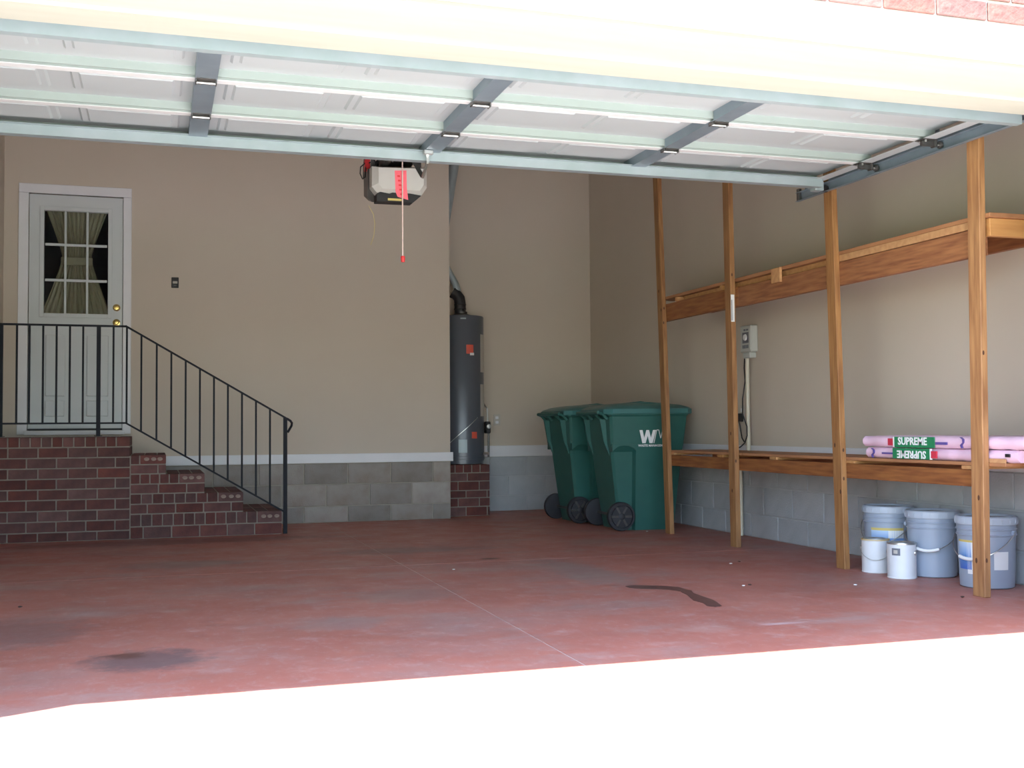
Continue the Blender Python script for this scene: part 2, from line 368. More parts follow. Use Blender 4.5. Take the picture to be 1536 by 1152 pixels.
# front wall around the opening
wf = struct(link('wall_front', boxes([(XL-.5,X0-.06,YF+.012,YI,0,4.4),(X1+.06,XR+.5,YF+.012,YI,0,4.4),(X0-.06,X1+.06,YF+.012,-6.64,2.385,4.4)],'wall_front'),'facade'), 'brick front wall above the garage opening', 'wall')
M['pale_mortar'] = mat('pale_brick_mortar', (.50,.44,.38), .9, noise=(20,(.42,.36,.31),.7,U))
link('mortar_bed', boxes([(-1.33,X1+.30,YF+.005,YF+.03,2.386,2.72)],'mortar_bed'), 'pale_mortar', wf)
# bricks of the lowest courses above the head trim
for k in range(4):
    z = 2.392 + .082*k
    x = -1.32 + (.115 if k % 2 else 0)
    while x < X1+.3:
        sbox('brick', (.221, .10, .071), 'brickF', wf, (x+.115, YF+.05-.004+random.uniform(-.002,.002), z+.036), .003); x += .231
# head jamb, stop and outer trim
hd = struct(boxo('trim_1', (X0-.06, X1+.06, -6.930, -6.60, ZH, 2.385), 'cream'), 'cream painted head board under the brick above the opening', 'trim')
struct(boxo('trim_2', (X0-.06, X1+.06, -6.60, YI, ZH-.012, 2.335), 'cream', bev=.004), 'cream door stop board along the inner edge of the head', 'trim')
struct(boxo('trim_3', (X0-.16, X1+.16, -7.03, -6.957, 2.262, 2.383), 'trim', bev=.004), 'white outer trim board below the brick', 'trim')
struct(boxo('trim_4', (X0-.06, X0, -7.0, YI, 0, ZH), 'cream', bev=.003), 'cream painted jamb of the opening on the railing side', 'trim')
struct(boxo('trim_5', (X1, X1+.06, -7.0, YI, 0, ZH), 'cream', bev=.003), 'cream painted jamb of the opening near the shelves', 'trim')
# ground outside
struct(link('driveway', boxes([(-5.5,3.2,-22,-6.981,-.16,-.001)],'driveway'),'concrete'), 'pale sunlit concrete driveway in front of the garage', 'driveway')
struct(link('lawn', boxes([(-40,-5.5,-40,-7.05,-.2,-.05),(3.2,40,-40,-7.05,-.2,-.05),(-5.5,3.2,-40,-22,-.2,-.05)],'lawn'),'lawn'), 'green lawn beside the driveway', 'lawn')
# concrete block footings (blocks proud of a mortar bed)
def footing(wallobj, axis, plane, a0, a1, rows, mb, mm, first, L=.406, sgn=-1, cap=None):
    zt = rows[-1]
    b = (a0, a1, plane-.006, plane, 0, zt) if axis == 'x' else (plane-.006, plane, a0, a1, 0, zt)
    link('mortar_bed', boxes([b], 'mortar_bed'), mm, wallobj)
    for i, (z0, z1) in enumerate(zip(rows, rows[1:])):
        st = first + (L/2 if i % 2 else 0)
        e = [a0] + [st + k*L for k in range(60) if a0+.03 < st+k*L < a1-.03] + [a1]
        for u0, u1 in zip(e, e[1:]):
            w = round(u1-u0-.010, 4); h = round(z1-z0-.010, 4)
            j = random.uniform(0,.0025)
            if axis == 'x': sbox('block', (w,.014,h), mb, wallobj, ((u0+u1)/2, plane-.0075-j, (z0+z1)/2), .003)
            else: sbox('block', (.014,w,h), mb, wallobj, (plane-.0075-j, (u0+u1)/2, (z0+z1)/2), .003)
footing(wb, 'x', -.0, XL+.01, -.001, (0,.15,.353,.547), 'block', 'mortarB', -3.86+.03)
footing(wa, 'x', YA, .03, XR-.01, (0,.156,.36,.563), 'blockR', 'mortarR', -.2)
footing(wr, 'y', XR, -6.40, YA-.02, (0,.18,.395,.605), 'blockR', 'mortarR', -6.72+.035)
# white ledge boards over the footings
struct(boxo('baseboard_back', (-2.93, .022, -.030, -.0005, .549, .634), 'trim', bev=.002), 'white ledge board between tan wall and bare block', 'baseboard')
struct(boxo('baseboard_alcove', (.03, XR-.03, YA-.03, YA-.0005, .565, .678), 'trim', bev=.002), 'white ledge board on the wall behind the green carts', 'baseboard')
struct(boxo('baseboard_right', (XR-.026, XR-.0005, -6.40, YA-.032, .607, .712), 'trim', bev=.002), 'white ledge board behind the wooden shelves', 'baseboard')

# ------------------------------------------------------------------ house door
cas = struct(link('trim_6', boxes([(-3.833,DX0,-.018,.02,.836,2.929),(DX1,-2.908,-.018,.02,.836,2.929),(-3.833,-2.908,-.018,.02,2.93,3.012)],'trim_6',.003),'trim'), 'white casing around the glazed house door', 'trim')
th = link('threshold', boxes([(DX0-.02,DX1+.02,-.05,.10,.830,.868)],'threshold',.003),'trim', cas)
link('sweep', boxes([(DX0+.004,DX1-.004,-.012,.0,.870,.884)],'sweep'),'black', cas)
GX0,GX1,GZ0,GZ1 = -3.628,-3.104,1.888,2.787
dr = bpy.data.objects.new('door_1', None); COL.objects.link(dr); dr.location = (-3.365, .02, .886)
struct(dr, 'white house door with nine glass panes and tan curtain', 'door')
O = dr.location
def dpart(name, bl, mt, par=dr, bev=.0):
    bm = bmesh.new()
    for b in bl: bbox(bm, b[0]-O.x,b[1]-O.x,b[2]-O.y,b[3]-O.y,b[4]-O.z,b[5]-O.z, bev=bev)
    return link(name, fin(bm,name), mt, par)
y0_,y1_ = .006,.05
dpart('slab', [(DX0+.004,GX0,y0_,y1_,.886,2.924),(GX1,DX1-.004,y0_,y1_,.886,2.924),(GX0,GX1,y0_,y1_,.886,GZ0),(GX0,GX1,y0_,y1_,GZ1,2.924)], 'doorw')
dpart('glazing_frame', [(GX0-.035,GX0,-.006,.006,GZ0-.035,GZ1+.035),(GX1,GX1+.035,-.006,.006,GZ0-.035,GZ1+.035),(GX0,GX1,-.006,.006,GZ0-.035,GZ0),(GX0,GX1,-.006,.006,GZ1,GZ1+.035)], 'doorw', bev=.002)
gx = [GX0, -3.455, -3.276, GX1]; gz = [GZ0, 2.178, 2.489, GZ1]
for xx in gx[1:3]: dpart('muntin', [(xx-.009,xx+.009,.0,.022,GZ0,GZ1)], 'doorw', bev=.002)
for zz in gz[1:3]:
    for a, b in zip(gx, gx[1:]): dpart('muntin', [(a+.009,b-.009,.001,.021,zz-.011,zz+.011)], 'doorw', bev=.002)
for a, b in zip(gx, gx[1:]):
    for c, d in zip(gz, gz[1:]): dpart('pane', [(a+.006,b-.006,.012,.016,c+.006,d-.006)], 'glass')
for (a,b) in ((-3.61,-3.45),(-3.275,-3.095)):           # raised lower panels
    dpart('lower_panel', [(a,b,.0-.006,.0065,1.165,1.70)], 'doorw', bev=.006)
    dpart('lower_panel', [(a,b,-.006,.0065,.99,1.13)], 'doorw', bev=.006)
for zz, nm in ((1.949,'deadbolt'),(1.817,'knob')):
    prof = [(0,-.05),(.016,-.048),(.022,-.038),(.02,-.028),(.011,-.022),(.011,-.012),(.030,-.008),(.032,0)] if nm == 'knob' else [(0,-.03),(.02,-.028),(.024,-.02),(.026,-.008),(.031,-.006),(.032,0)]
    ko = link(nm, lathe(prof, 20, nm), 'brass', dr, Vector((-3.031, .006, zz))-O, (R(-90),0,0))
# curtain: pleated sheet cinched in the middle
bm = bmesh.new(); NU, NV = 90, 40; g = []
for j in range(NV+1):
    v = j/NV; z = GZ0-.03 + v*(GZ1-GZ0+.06); t = abs(v-.555)/.5
    hw = .118 + .16*min(1, t)**1.15
    row = []
    for i in range(NU+1):
        u_ = i/NU*2-1; yy = .075 + .010*math.sin(u_*38 + .6*math.sin(v*5)) + .004*math.sin(u_*77)
        row.append(bm.verts.new((-3.366+u_*hw-O.x, yy-O.y, z-O.z)))
    g.append(row)
for a, b in zip(g, g[1:]):
    for k in range(NU): bm.faces.new((a[k],a[k+1],b[k+1],b[k]))
cu = fin(bm, 'curtain', 60)
cur = tag(link('curtain', cu, 'curtain', None, O), 'tan gathered curtain tied in the middle behind the door panes', 'curtain')
tie = boxes([(-.13,.13,.05-.02,.095-.02,2.32-O.z,2.39-O.z)],'tie_band',.004); link('tie_band', tie, 'curtain', cur)
tubeo('curtain_rod', [(-.29,.055,GZ1+.02-O.z),(.29,.055,GZ1+.02-O.z)], .008, 'doorw', cur)

# ------------------------------------------------------------------ brick stoop and steps
YS = -1.0
st = thing('brick_stoop', (-3.42, -.5, 0), 'red brick landing with four brick steps below the house door', 'steps')
B = Vector(st.location)
LX0, LX1 = XL+.004, -2.888
zr = [0, .073, .157, .240, .325, .407, .489, .571, .653, .735, .819]
T = [(.197,-1.693),(.358,-2.005),(.516,-2.311),(.670,-2.612)]       # tread height and nose x of each step
core = [(LX0, LX1-.006, YS+.008, -.05, 0, .811)]
for k_, (zt, xr) in enumerate(T): core.append(((T[k_+1][1] if k_ < 3 else LX1)-.006, xr-.006, YS+.008, -.05, 0, zt-.008))
bm = bmesh.new()
for b in core: bbox(bm, b[0]-B.x,b[1]-B.x,b[2]-B.y,b[3]-B.y,b[4],b[5])
link('mortar_core', fin(bm,'mortar_core'), 'mortar', st)
def brick(x0,x1,y0,y1,z0,z1, bev=.003, mt='brick', g=.005):
    j = random.uniform(-.002,.002)
    return sbox('brick', (round(x1-x0-2*g,3), round(y1-y0,3), round(z1-z0-2*g,3)), mt, st, Vector(((x0+x1)/2,(y0+y1)/2+j,(z0+z1)/2))-B, bev)
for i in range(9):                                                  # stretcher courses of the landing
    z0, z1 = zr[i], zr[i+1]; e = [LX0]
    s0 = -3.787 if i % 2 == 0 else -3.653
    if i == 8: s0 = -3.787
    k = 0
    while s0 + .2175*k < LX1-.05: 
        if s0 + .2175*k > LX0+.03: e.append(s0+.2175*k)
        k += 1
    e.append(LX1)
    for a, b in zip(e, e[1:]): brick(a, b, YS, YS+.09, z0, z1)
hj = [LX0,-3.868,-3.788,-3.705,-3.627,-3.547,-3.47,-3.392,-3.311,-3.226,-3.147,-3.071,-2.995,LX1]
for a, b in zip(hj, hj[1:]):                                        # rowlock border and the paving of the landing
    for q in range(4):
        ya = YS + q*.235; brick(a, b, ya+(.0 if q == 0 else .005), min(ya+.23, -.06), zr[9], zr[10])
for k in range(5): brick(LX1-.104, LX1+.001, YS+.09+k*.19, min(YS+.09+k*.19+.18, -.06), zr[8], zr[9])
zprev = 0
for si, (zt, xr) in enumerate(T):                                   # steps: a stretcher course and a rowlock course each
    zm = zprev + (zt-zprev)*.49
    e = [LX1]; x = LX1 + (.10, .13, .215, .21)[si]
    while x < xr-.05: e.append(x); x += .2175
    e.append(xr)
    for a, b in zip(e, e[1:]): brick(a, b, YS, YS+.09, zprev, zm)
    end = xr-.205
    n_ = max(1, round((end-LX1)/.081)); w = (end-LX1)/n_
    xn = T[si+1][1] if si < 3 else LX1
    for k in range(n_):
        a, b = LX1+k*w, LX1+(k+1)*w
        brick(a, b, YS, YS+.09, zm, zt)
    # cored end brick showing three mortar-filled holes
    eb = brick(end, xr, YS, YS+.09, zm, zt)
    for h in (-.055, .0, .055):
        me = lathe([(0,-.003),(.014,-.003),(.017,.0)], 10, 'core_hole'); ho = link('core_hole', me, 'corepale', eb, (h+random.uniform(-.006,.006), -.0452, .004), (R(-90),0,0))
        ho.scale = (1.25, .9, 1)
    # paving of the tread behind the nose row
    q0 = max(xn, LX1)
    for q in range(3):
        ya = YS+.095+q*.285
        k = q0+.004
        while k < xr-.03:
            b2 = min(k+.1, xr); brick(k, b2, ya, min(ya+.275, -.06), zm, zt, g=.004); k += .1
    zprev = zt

# ------------------------------------------------------------------ iron railing
rl = thing('iron_railing', (-1.667, -.97, 0), 'black iron railing with straight bars along the brick steps', 'railing')
B = Vector(rl.location); YR = -.97
def rpart(name, segs, w, d, smooth=None):
    bm = bmesh.new()
    for p0, p1 in segs: sqbar(bm, Vector(p0)-B, Vector(p1)-B, w, d)
    return link(name, fin(bm, name), 'iron', rl)
rpart('top_rail', [((XL+.003,YR,1.700),(-2.925,YR,1.700)),((-2.93,YR,1.703),(-1.64,YR,.946))], .014, .032)
hk = [(-1.655,YR,.955),(-1.625,YR,.936),(-1.612,YR,.918),(-1.615,YR,.895),(-1.632,YR,.865),(-1.648,YR,.838)]
tubeo('scroll_end', hk, .010, 'iron', rl, 8, B)
rpart('bottom_rail', [((XL+.003,YR,.925),(-2.925,YR,.925)),((-2.93,YR,.928),(-1.667,YR,.176))], .014, .026)
for xx, zb, zt in ((-3.846,.822,1.70),(-3.132,.822,1.70),(-1.667,.0,.962)):
    rpart('post', [((xx,YR,zb),(xx,YR,zt))], .031, .031)
    if zb > .5: rpart('foot_plate', [((xx,YR,.821),(xx,YR,.827))], .06, .06)
for xx in (-3.732,-3.641,-3.542,-3.444,-3.346,-3.248,-3.021,-2.92): rpart('baluster', [((xx,YR,.925),(xx,YR,1.70))], .0150, .0150)
for xx in (-2.809,-2.691,-2.578,-2.466,-2.354,-2.243,-2.132,-2.019,-1.906,-1.792):
    t = (xx+2.925)/(1.258); rpart('baluster', [((xx,YR,.925-t*.749),(xx,YR,1.70-t*.742))], .0150, .0150)

# ------------------------------------------------------------------ small wall fittings
sw = thing('wall_button', (-2.537, -.001, 2.186), 'small black push-button plate on tan wall right of the door', 'switch')
link('plate', boxes([(-.031,.031,-.012,0,-.047,.047)],'plate',.003), 'black', sw)
link('button', boxes([(-.020,.020,-.018,-.012,-.010,.012)],'button',.002), 'plate', sw)
link('button', boxes([(-.012,.012,-.017,-.012,-.032,-.020)],'button',.002), 'darksteel', sw)
ou = thing('wall_outlet', (.70, YA-.001, .945), 'beige outlet plate on the recessed wall beside the water heater', 'outlet')
link('plate', boxes([(-.037,.037,-.006,0,-.058,.058)],'plate',.002), 'plate', ou)
for s in (-.024,.024): link('socket', boxes([(-.016,.016,-.009,-.006,s-.014,s+.014)],'socket',.003), 'trim', ou)

# ------------------------------------------------------------------ water heater on a brick pad
pad = thing('brick_pad', (.24, .48, 0), 'low red brick plinth under the grey water heater', 'plinth')
B = Vector(pad.location)
PX0,PX1,PY0,PY1,PZ = .03,.456,.20,YA-.02,.508
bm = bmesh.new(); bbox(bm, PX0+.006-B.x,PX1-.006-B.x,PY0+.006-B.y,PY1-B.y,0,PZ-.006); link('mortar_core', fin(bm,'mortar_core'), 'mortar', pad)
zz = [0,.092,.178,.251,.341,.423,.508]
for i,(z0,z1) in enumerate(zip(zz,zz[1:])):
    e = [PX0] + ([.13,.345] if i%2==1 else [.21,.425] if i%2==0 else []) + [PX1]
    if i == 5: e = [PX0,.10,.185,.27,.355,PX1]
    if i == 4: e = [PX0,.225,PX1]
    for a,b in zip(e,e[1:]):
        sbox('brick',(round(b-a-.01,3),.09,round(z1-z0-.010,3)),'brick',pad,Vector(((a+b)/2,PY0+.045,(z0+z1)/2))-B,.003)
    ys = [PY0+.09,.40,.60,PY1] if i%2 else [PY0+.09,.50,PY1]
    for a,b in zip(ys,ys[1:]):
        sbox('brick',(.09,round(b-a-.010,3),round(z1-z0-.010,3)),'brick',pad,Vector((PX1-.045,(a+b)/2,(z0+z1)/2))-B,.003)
HX,HY,HR = .243,.475,.225
wh = thing('water_heater', (HX,HY,PZ), 'tall grey cylindrical water heater with orange sticker and black flue elbow', 'water heater')
H = 1.48
link('tank', lathe([(0,.0),(HR-.012,0),(HR-.012,.03),(HR,.03),(HR,H-.012),(HR-.006,H-.002),(HR-.03,H),(0,H+.004)], 40, 'tank'), 'tank', wh)
link('base_ring', lathe([(HR+.0005,.045),(HR+.004,.047),(HR+.004,.075),(HR+.0005,.077)], 40,'base_ring'), 'tank', wh)
va = math.degrees(math.atan2(-10.47-HY, -2.695-HX))       # angle facing the opening
def hpatch(name, px, w, z0, z1, mt, rr=HR):
    a = va + math.degrees(math.asin(max(-.99,min(.99,px/HR)))); dw = math.degrees(w/rr)/2
    o = link(name, patch_cyl(rr, rr, a-dw, a+dw, z0-PZ, z1-PZ, name, .002), mt, wh); return o
hpatch('warning_sticker', .085, .075, 1.60, 1.69, 'orange'); hpatch('sticker_tail', .105, .045, 1.585, 1.61, 'white', HR+.0015)
hpatch('round_sticker', .125, .06, .76, .825, 'orange'); hpatch('access_cover', .01, .085, .62, .75, 'galv')
hpatch('top_badge', .02, .055, 1.945, 1.957, 'galv')
hpatch('rating_label', .215, .12, 1.42, 1.80, 'plate'); hpatch('instruction_label', .214, .12, .98, 1.30, 'plate')
link('top_fitting', lathe([(0,H),(.10,H),(.10,H+.014),(.062,H+.03),(.062,H+.05),(0,H+.05)],24,'top_fitting'), 'darksteel', wh)
bm = bmesh.new(); pth = [(-.01,.0,H+.03),(-.01,.0,H+.13),(-.018,.0,H+.185),(-.045,.01,H+.225),(-.085,.02,H+.25)]
tube(bm, pth, .058, 16); link('flue_elbow', fin(bm,'flue_elbow',40), 'black', wh)
for q in (.07,.115): link('elbow_ring', lathe([(.058,H+q),(.0625,H+q+.004),(.0625,H+q+.010),(.058,H+q+.014)],20,'elbow_ring'), 'black', wh, (-.01,0,0))
tubeo('flue_connector', [(-.03,.005,H+.25),(-.06,.01,H+.34),(-.11,.02,H+.43),(-.17,.03,H+.55),(-.185,.05,H+.6)], .036, 'galv', wh, 14)
tubeo('flue_pipe', [(-.185,.05,H+.55),(-.165,.045,H+.9),(-.055,.02,H+1.58),(-.035,.02,ZC-PZ-.004)], .050, 'galv', wh, 14)
gv = link('gas_valve', boxes([(.225,.275,-.10,-.03,.30,.42)],'gas_valve',.008), 'black', wh)
link('valve_knob', lathe([(0,0),(.022,0),(.024,.012),(.02,.024),(0,.026)],16,'valve_knob'), 'steel', gv, (.25,-.10,.37), (R(90),0,0))
tubeo('gas_pipe', [(.262,-.06,.30),(.262,-.06,.06),(.262,-.06,-.0+.06)], .011, 'darksteel', wh)
tubeo('gas_pipe', [(.262,-.04,.42),(.262,-.02,.55),(.262,.1,.60),(.262,.255,.60)], .009, 'steel', wh)
tubeo('drain_valve', [(.19,-.13,.10),(.235,-.16,.10)], .014, 'steel', wh)
a1 = va+18; a0 = va-70; pts = []
for q in range(12):
    a = R(a0+(a1-a0)*q/11+25); pts.append(((HR+.006)*math.cos(a),(HR+.006)*math.sin(a), .16+.30*q/11))
tubeo('sensor_tube', pts, .0035, 'steel', wh, 6)

# ------------------------------------------------------------------ waste carts
def make_cart(label):
    c = thing('waste_cart', (0,0,0), label, 'waste cart', 'green wheeled waste carts in the corner')
    def ring(z, xr, xf, h1, h2, xs=.24, ch=.05):
        P = [(xr+.02,-h1),(xs,-h1),(xs+.012,-h2),(xf-ch,-h2),(xf-ch*.3,-h2+ch*.3),(xf,-h2+ch),(xf,h2-ch),(xf-ch*.3,h2-ch*.3),(xf-ch,h2),(xs+.012,h2),(xs,h1),(xr+.02,h1),(xr,h1-.02),(xr,-h1+.02)]
        return [(x,y,z) for x,y in P]
    rg = [ring(.0,.14,.62,.215,.262), ring(.25,.10,.645,.225,.275), ring(.62,.055,.685,.245,.295), ring(.655,.052,.69,.25,.298),
          ring(.72,.03,.70,.308,.308), ring(.95,.015,.725,.325,.325), ring(.965,.0,.735,.338,.338), ring(1.0,.0,.737,.338,.338)]
    body = link('body', loft(rg,'body',28), 'green', c)
    # arched underside of the overhang above each wheel
    for s in (-1,1):
        arch = [(.05,.60),(.07,.655),(.11,.69),(.16,.70),(.21,.69),(.245,.655),(.25,.60)]
        poly = [(.045,.73),(.252,.73)] + [(x,z) for x,z in arch[::-1]]
        bm_ = prism([(x,z) for x,z in [(.04,.735),(.255,.735),(.255,.66),(.235,.685),(.19,.705),(.14,.71),(.09,.70),(.055,.675),(.04,.655)]], s*.24, s*.306, 'side_arch'); link('side_arch', bm_, 'green', c)
    # lid with skirt and dome
    def lr(z, i, h=.352, x0=-.03, x1=.765):
        k = .06
        P = [(x0+i+k,-h+i),(x1-i-k,-h+i),(x1-i,-h+i+k),(x1-i,h-i-k),(x1-i-k,h-i),(x0+i+k,h-i),(x0+i,h-i-k),(x0+i,-h+i+k)]
        return [(x,y,z+.02*max(0,1-abs(x-.42)/.5)) for x,y in P]
    lid = link('lid', loft([lr(.965,.006),lr(.972,0),lr(1.008,.0),lr(1.022,.018),lr(1.04,.07),lr(1.052,.16),lr(1.056,.27)],'lid',35), 'greenlid', c)
    for yy in (-.2,0,.2):
        tubeo('lid_rib', [(.10,yy,1.045 if yy==0 else 1.035),(.42,yy,1.075 if yy==0 else 1.062),(.66,yy,1.045 if yy==0 else 1.035)], .012, 'greenlid', lid, 6)
    # handle bar behind the hinge
    bm = bmesh.new(); tube(bm, [(-.065,-.27,.985),(-.065,.27,.985)], .016, 10)
    for s in (-1,1):
        for q in (.27,.10): tube(bm, [(-.065,s*q,.985),(-.03,s*q,.972),(.01,s*q,.93)], .014, 8)
    link('handle', fin(bm,'handle',40), 'green', c)
    # rear brackets, axle and wheels
    for s in (-1,1):
        link('rear_rib', prism([(.02,.93),(.05,.62),(-.0,.74),(-.035,.93)], s*.20-.012, s*.20+.012, 'rear_rib'), 'green', c)
    tubeo('axle', [(.115,-.30,.12),(.115,.30,.12)], .012, 'darksteel', c)
    wm = lathe([(.028,-.028),(.085,-.026),(.088,-.012),(.098,-.012),(.102,-.026),(.116,-.026),(.120,-.015),(.120,.015),(.116,.026),(.028,.028)], 28, 'wheel')
    sp = boxes([(.026,.09,-.010,.010,-.030,-.011)],'spoke',.003)
    cap = lathe([(0,-.036),(.02,-.035),(.03,-.028),(.03,.028),(0,.03)],16,'hub_cap')
    for s in (-1,1):
        w = link('wheel', wm if s < 0 else wm, 'tyre', c, (.115, s*.285, .12), (R(-90) if s < 0 else R(90),0,0))
        w.rotation_euler = (R(-90) if s < 0 else R(90), 0, 0)
        # lathe axis is z; -z end faces outward for s<0 with -90 about x
        link('hub_cap', cap, 'tyre', w)
        for k in range(6): link('spoke', sp, 'darksteel', w, (0,0,0), (0,0,R(60*k)))
    # raised lettering on the side facing the opening
    tilt = math.atan2(.017,.23)
    lg = link('logo_letter', prism([(-.11,.055),(-.082,.055),(-.066,-.012),(-.048,.055),(-.024,.055),(-.006,-.012),(.012,.055),(.040,.055),(.010,-.055),(-.018,-.055),(-.035,.008),(-.053,-.055),(-.082,-.055)], -.002, .0, 'logo_letter'), 'white', c, (.385,-.3195,.782), (tilt,0,0))
    ml = [(.022,-.055),(.046,.055),(.064,.055),(.082,-.015),(.100,.055),(.122,.055),(.138,-.055)]
    bm = bmesh.new()
    for a,b in zip(ml,ml[1:]): sqbar(bm,(a[0],0,a[1]),(b[0],0,b[1]),.006,.002)
    link('logo_outline', fin(bm,'logo_outline'), 'white', c, (.385,-.3205,.782), (tilt,0,0))
    t = text_mesh('WASTE MANAGEMENT', .026, .0008, 'lettering', .0006, 1.0); link('lettering', t, 'white', c, (.402,-.3140,.706), (R(90)+tilt,0,0))
    return c
cart = make_cart('green wheeled waste cart nearest the wooden shelves, white WM lettering on its side')
cart.location = (.89, -1.515, 0); cart.rotation_euler = (0,0,R(-2))
c2 = copy_tree(cart); c2.location = (.82, -.70, 0); c2.rotation_euler = (0,0,R(1.5))
c2['label'] = 'green wheeled waste cart farther back beside the recessed wall, partly hidden by the other'

# ------------------------------------------------------------------ wooden shelving
sh = thing('storage_shelf', (1.5, -4.0, 0), 'two-tier shelving of pine studs built along the side wall', 'shelf')
B = Vector(sh.location)
PF = [(-2.168,-2.006,2.942),(-3.251,-3.204,2.649),(-4.569,-4.503,2.319),(-5.765,-5.794,2.310)]
PXA, PXB = 1.250, 1.288
for yb, yt, zt in PF:
    k = (yt-yb)/zt; ytop = yb + k*(ZC-.002)
    bm = bmesh.new()
    A = [bm.verts.new((x-B.x, yb+d-B.y, 0)) for x,d in ((PXA,-.0445),(PXB,-.0445),(PXB,.0445),(PXA,.0445))]
    C_ = [bm.verts.new((x-B.x, ytop+d-B.y, ZC-.002)) for x,d in ((PXA,-.0445),(PXB,-.0445),(PXB,.0445),(PXA,.0445))]
    for q in range(4): bm.faces.new((A[q],A[(q+1)%4],C_[(q+1)%4],C_[q]))
    bm.faces.new(A); bm.faces.new(C_)
    bmesh.ops.bevel(bm, geom=bm.edges[:], offset=.003, segments=1, affect='EDGES')
    po = link('post', fin(bm,'post'), 'woodZ', sh)
    for q in range(2):
        zz_ = random.uniform(.15,2.1); yy_ = yb + k*zz_ + random.uniform(-.03,.03)
        kn = link('knot', lathe([(0,0),(.007,0),(.009,-.001)],10,'knot'), 'knot', po, Vector((PXA-.0012, yy_, zz_))-B, (0,R(-90),0)); kn.scale = (1.6,.9,1)
        zz_ = random.uniform(.15,2.1)
        kn = link('knot', lathe([(0,0),(.006,0),(.008,-.001)],10,'knot'), 'knot', po, Vector((random.uniform(1.258,1.28), yb+k*zz_-.0457, zz_))-B, (R(90),0,0)); kn.scale = (.8,1.5,1)
def spart(name, b, mt, bev=.002): return boxo(name, b, mt, sh, bev, off=B)
XB = PXB+.001
# lower tier
spart('beam', (XB,XB+.038,-5.735,-2.10,.547,.634),'woodY')
spart('wall_ledger', (XR-.066,XR-.028,-5.15,-2.10,.545,.634),'woodY')
for yy in (-2.18,-3.0,-3.75,-4.63,-5.66): spart('joist', (XB-.004,XR-.03,yy-.045,yy+.045,.635,.654),'woodX')
for a,b in ((-3.32,-2.08),(-4.54,-3.325),(-5.93,-4.545)): spart('deck_board', (XB,XR-.03,a,b,.655,.673),'ply')
# upper tier
spart('beam', (XB,XB+.038,-3.30,-2.02,1.728,1.868),'woodY'); spart('beam', (XB,XB+.038,-5.80,-3.302,1.722,1.862),'woodY')
spart('wall_ledger', (XR-.039,XR-.001,-6.0,-2.02,1.815,1.905),'woodY')
for yy in (-2.3,-3.05,-4.6,-5.2): spart('joist', (XB-.002,XR-.041,yy-.019,yy+.019,1.870,1.905),'woodX')
spart('end_joist', (PXB+.02,XR-.041,-5.84,-5.802,1.815,1.906),'woodX')
spart('cleat', (XB-.020,XB-.001,-3.90,-3.79,1.826,1.925),'woodX')
spart('fascia', (XB+.042,XB+.060,-4.48,-2.35,1.866,1.906),'woodX')
spart('fascia', (XB-.003,XB+.016,-5.80,-4.56,1.866,1.906),'woodX')
for a,b in ((-3.22,-2.0),(-4.50,-3.225),(-5.86,-4.505)): spart('deck_board', (XB,XR-.002,a,b,1.907,1.93),'ply')
# white sticker on the second stud
link('sticker', boxes([(-.014,.014,-.0012,0,-.098,.098)],'sticker'), 'white', sh, Vector((1.262,-3.268,1.714))-B, (0,0,0))
link('sticker_bar', boxes([(-.003,.003,-.0008,0,-.09,.06)],'sticker_bar'), 'timerdark', sh, Vector((1.255,-3.2694,1.714))-B)

# ------------------------------------------------------------------ pink insulation packs
def pack(y0, y1, z0, z1, x0, x1, label, up_, bulge):
    g = thing('insulation_pack', ((x0+x1)/2,(y0+y1)/2,z0), label, 'insulation', 'pink insulation packs on the lower shelf')
    B = Vector(g.location); NY = 26; rings = []
    h = z1-z0
    for i in range(NY+1):
        t = i/NY; y = y0+(y1-y0)*t; e = min(t,1-t)*NY; sq = 1 if e >= 2 else (.72,.93)[int(e)] if e < 2 else 1
        w = .004*math.sin(i*1.9+bulge)+.003*math.sin(i*4.7)
        zc = h/2; hh = h/2*(.80+.20*sq)-abs(w)*.5; xa = x0 - w - .004*sq; xb = x1
        c = .016
        P = [(xa,zc-hh+c),(xa-.003,zc),(xa,zc+hh-c),(xa+c,zc+hh),(xb-c,zc+hh),(xb,zc+hh-c),(xb,zc-hh+c),(xb-c,zc-hh),(xa+c,zc-hh)]
        rings.append([(x-B.x, y-B.y, z) for x,z in P])
    link('wrapped_batts', loft(rings,'wrapped_batts',50), 'pink', g)
    def face(name, ya, yb, za, zb, mt, d=.0135, par=g, th=.0012): return link(name, boxes([(x0-d-th-B.x,x0-d+.006-B.x,min(ya,yb)-B.y,max(ya,yb)-B.y,za,zb)],name), mt, par)
    return g, B, face, x0, h
def strap(g, B, xf, y, h):
    zz_ = [.004, h*.3, h*.5, h*.75, h-.006]; dy = [0,.008,-.010,-.008,.010]
    poly = [(y+d-B.y-.006, z) for d,z in zip(dy,zz_)] + [(y+d-B.y+.006, z) for d,z in zip(dy[::-1],zz_[::-1])]
    link('strap', prism(poly, xf-.0150-B.x, xf-.008-B.x, 'strap', 'YZ'), 'violet', g)
g1, B, face, xf, h = pack(-6.00,-4.775,.673,.737,1.305,1.70,'lower pink insulation pack with green label, printed upside down', -1, .3)
lb = face('printed_label', -5.36,-5.04,.004,h-.002,'labelgreen')
t = text_mesh('SUPREME', .058, .0006, 'lettering', .0016, 1.06); link('lettering', t, 'white', lb, (xf-.0155-B.x,-5.205-B.y,h*.47), (R(90),R(180),R(-90)))
face('printed_mark', -5.415,-5.37,.012,h-.014,'red'); face('printed_mark', -5.03,-4.94,.026,.036,'violet'); strap(g1, B, xf, -4.852, h); face('printed_mark', -5.955,-5.925,.03,.046,'black')
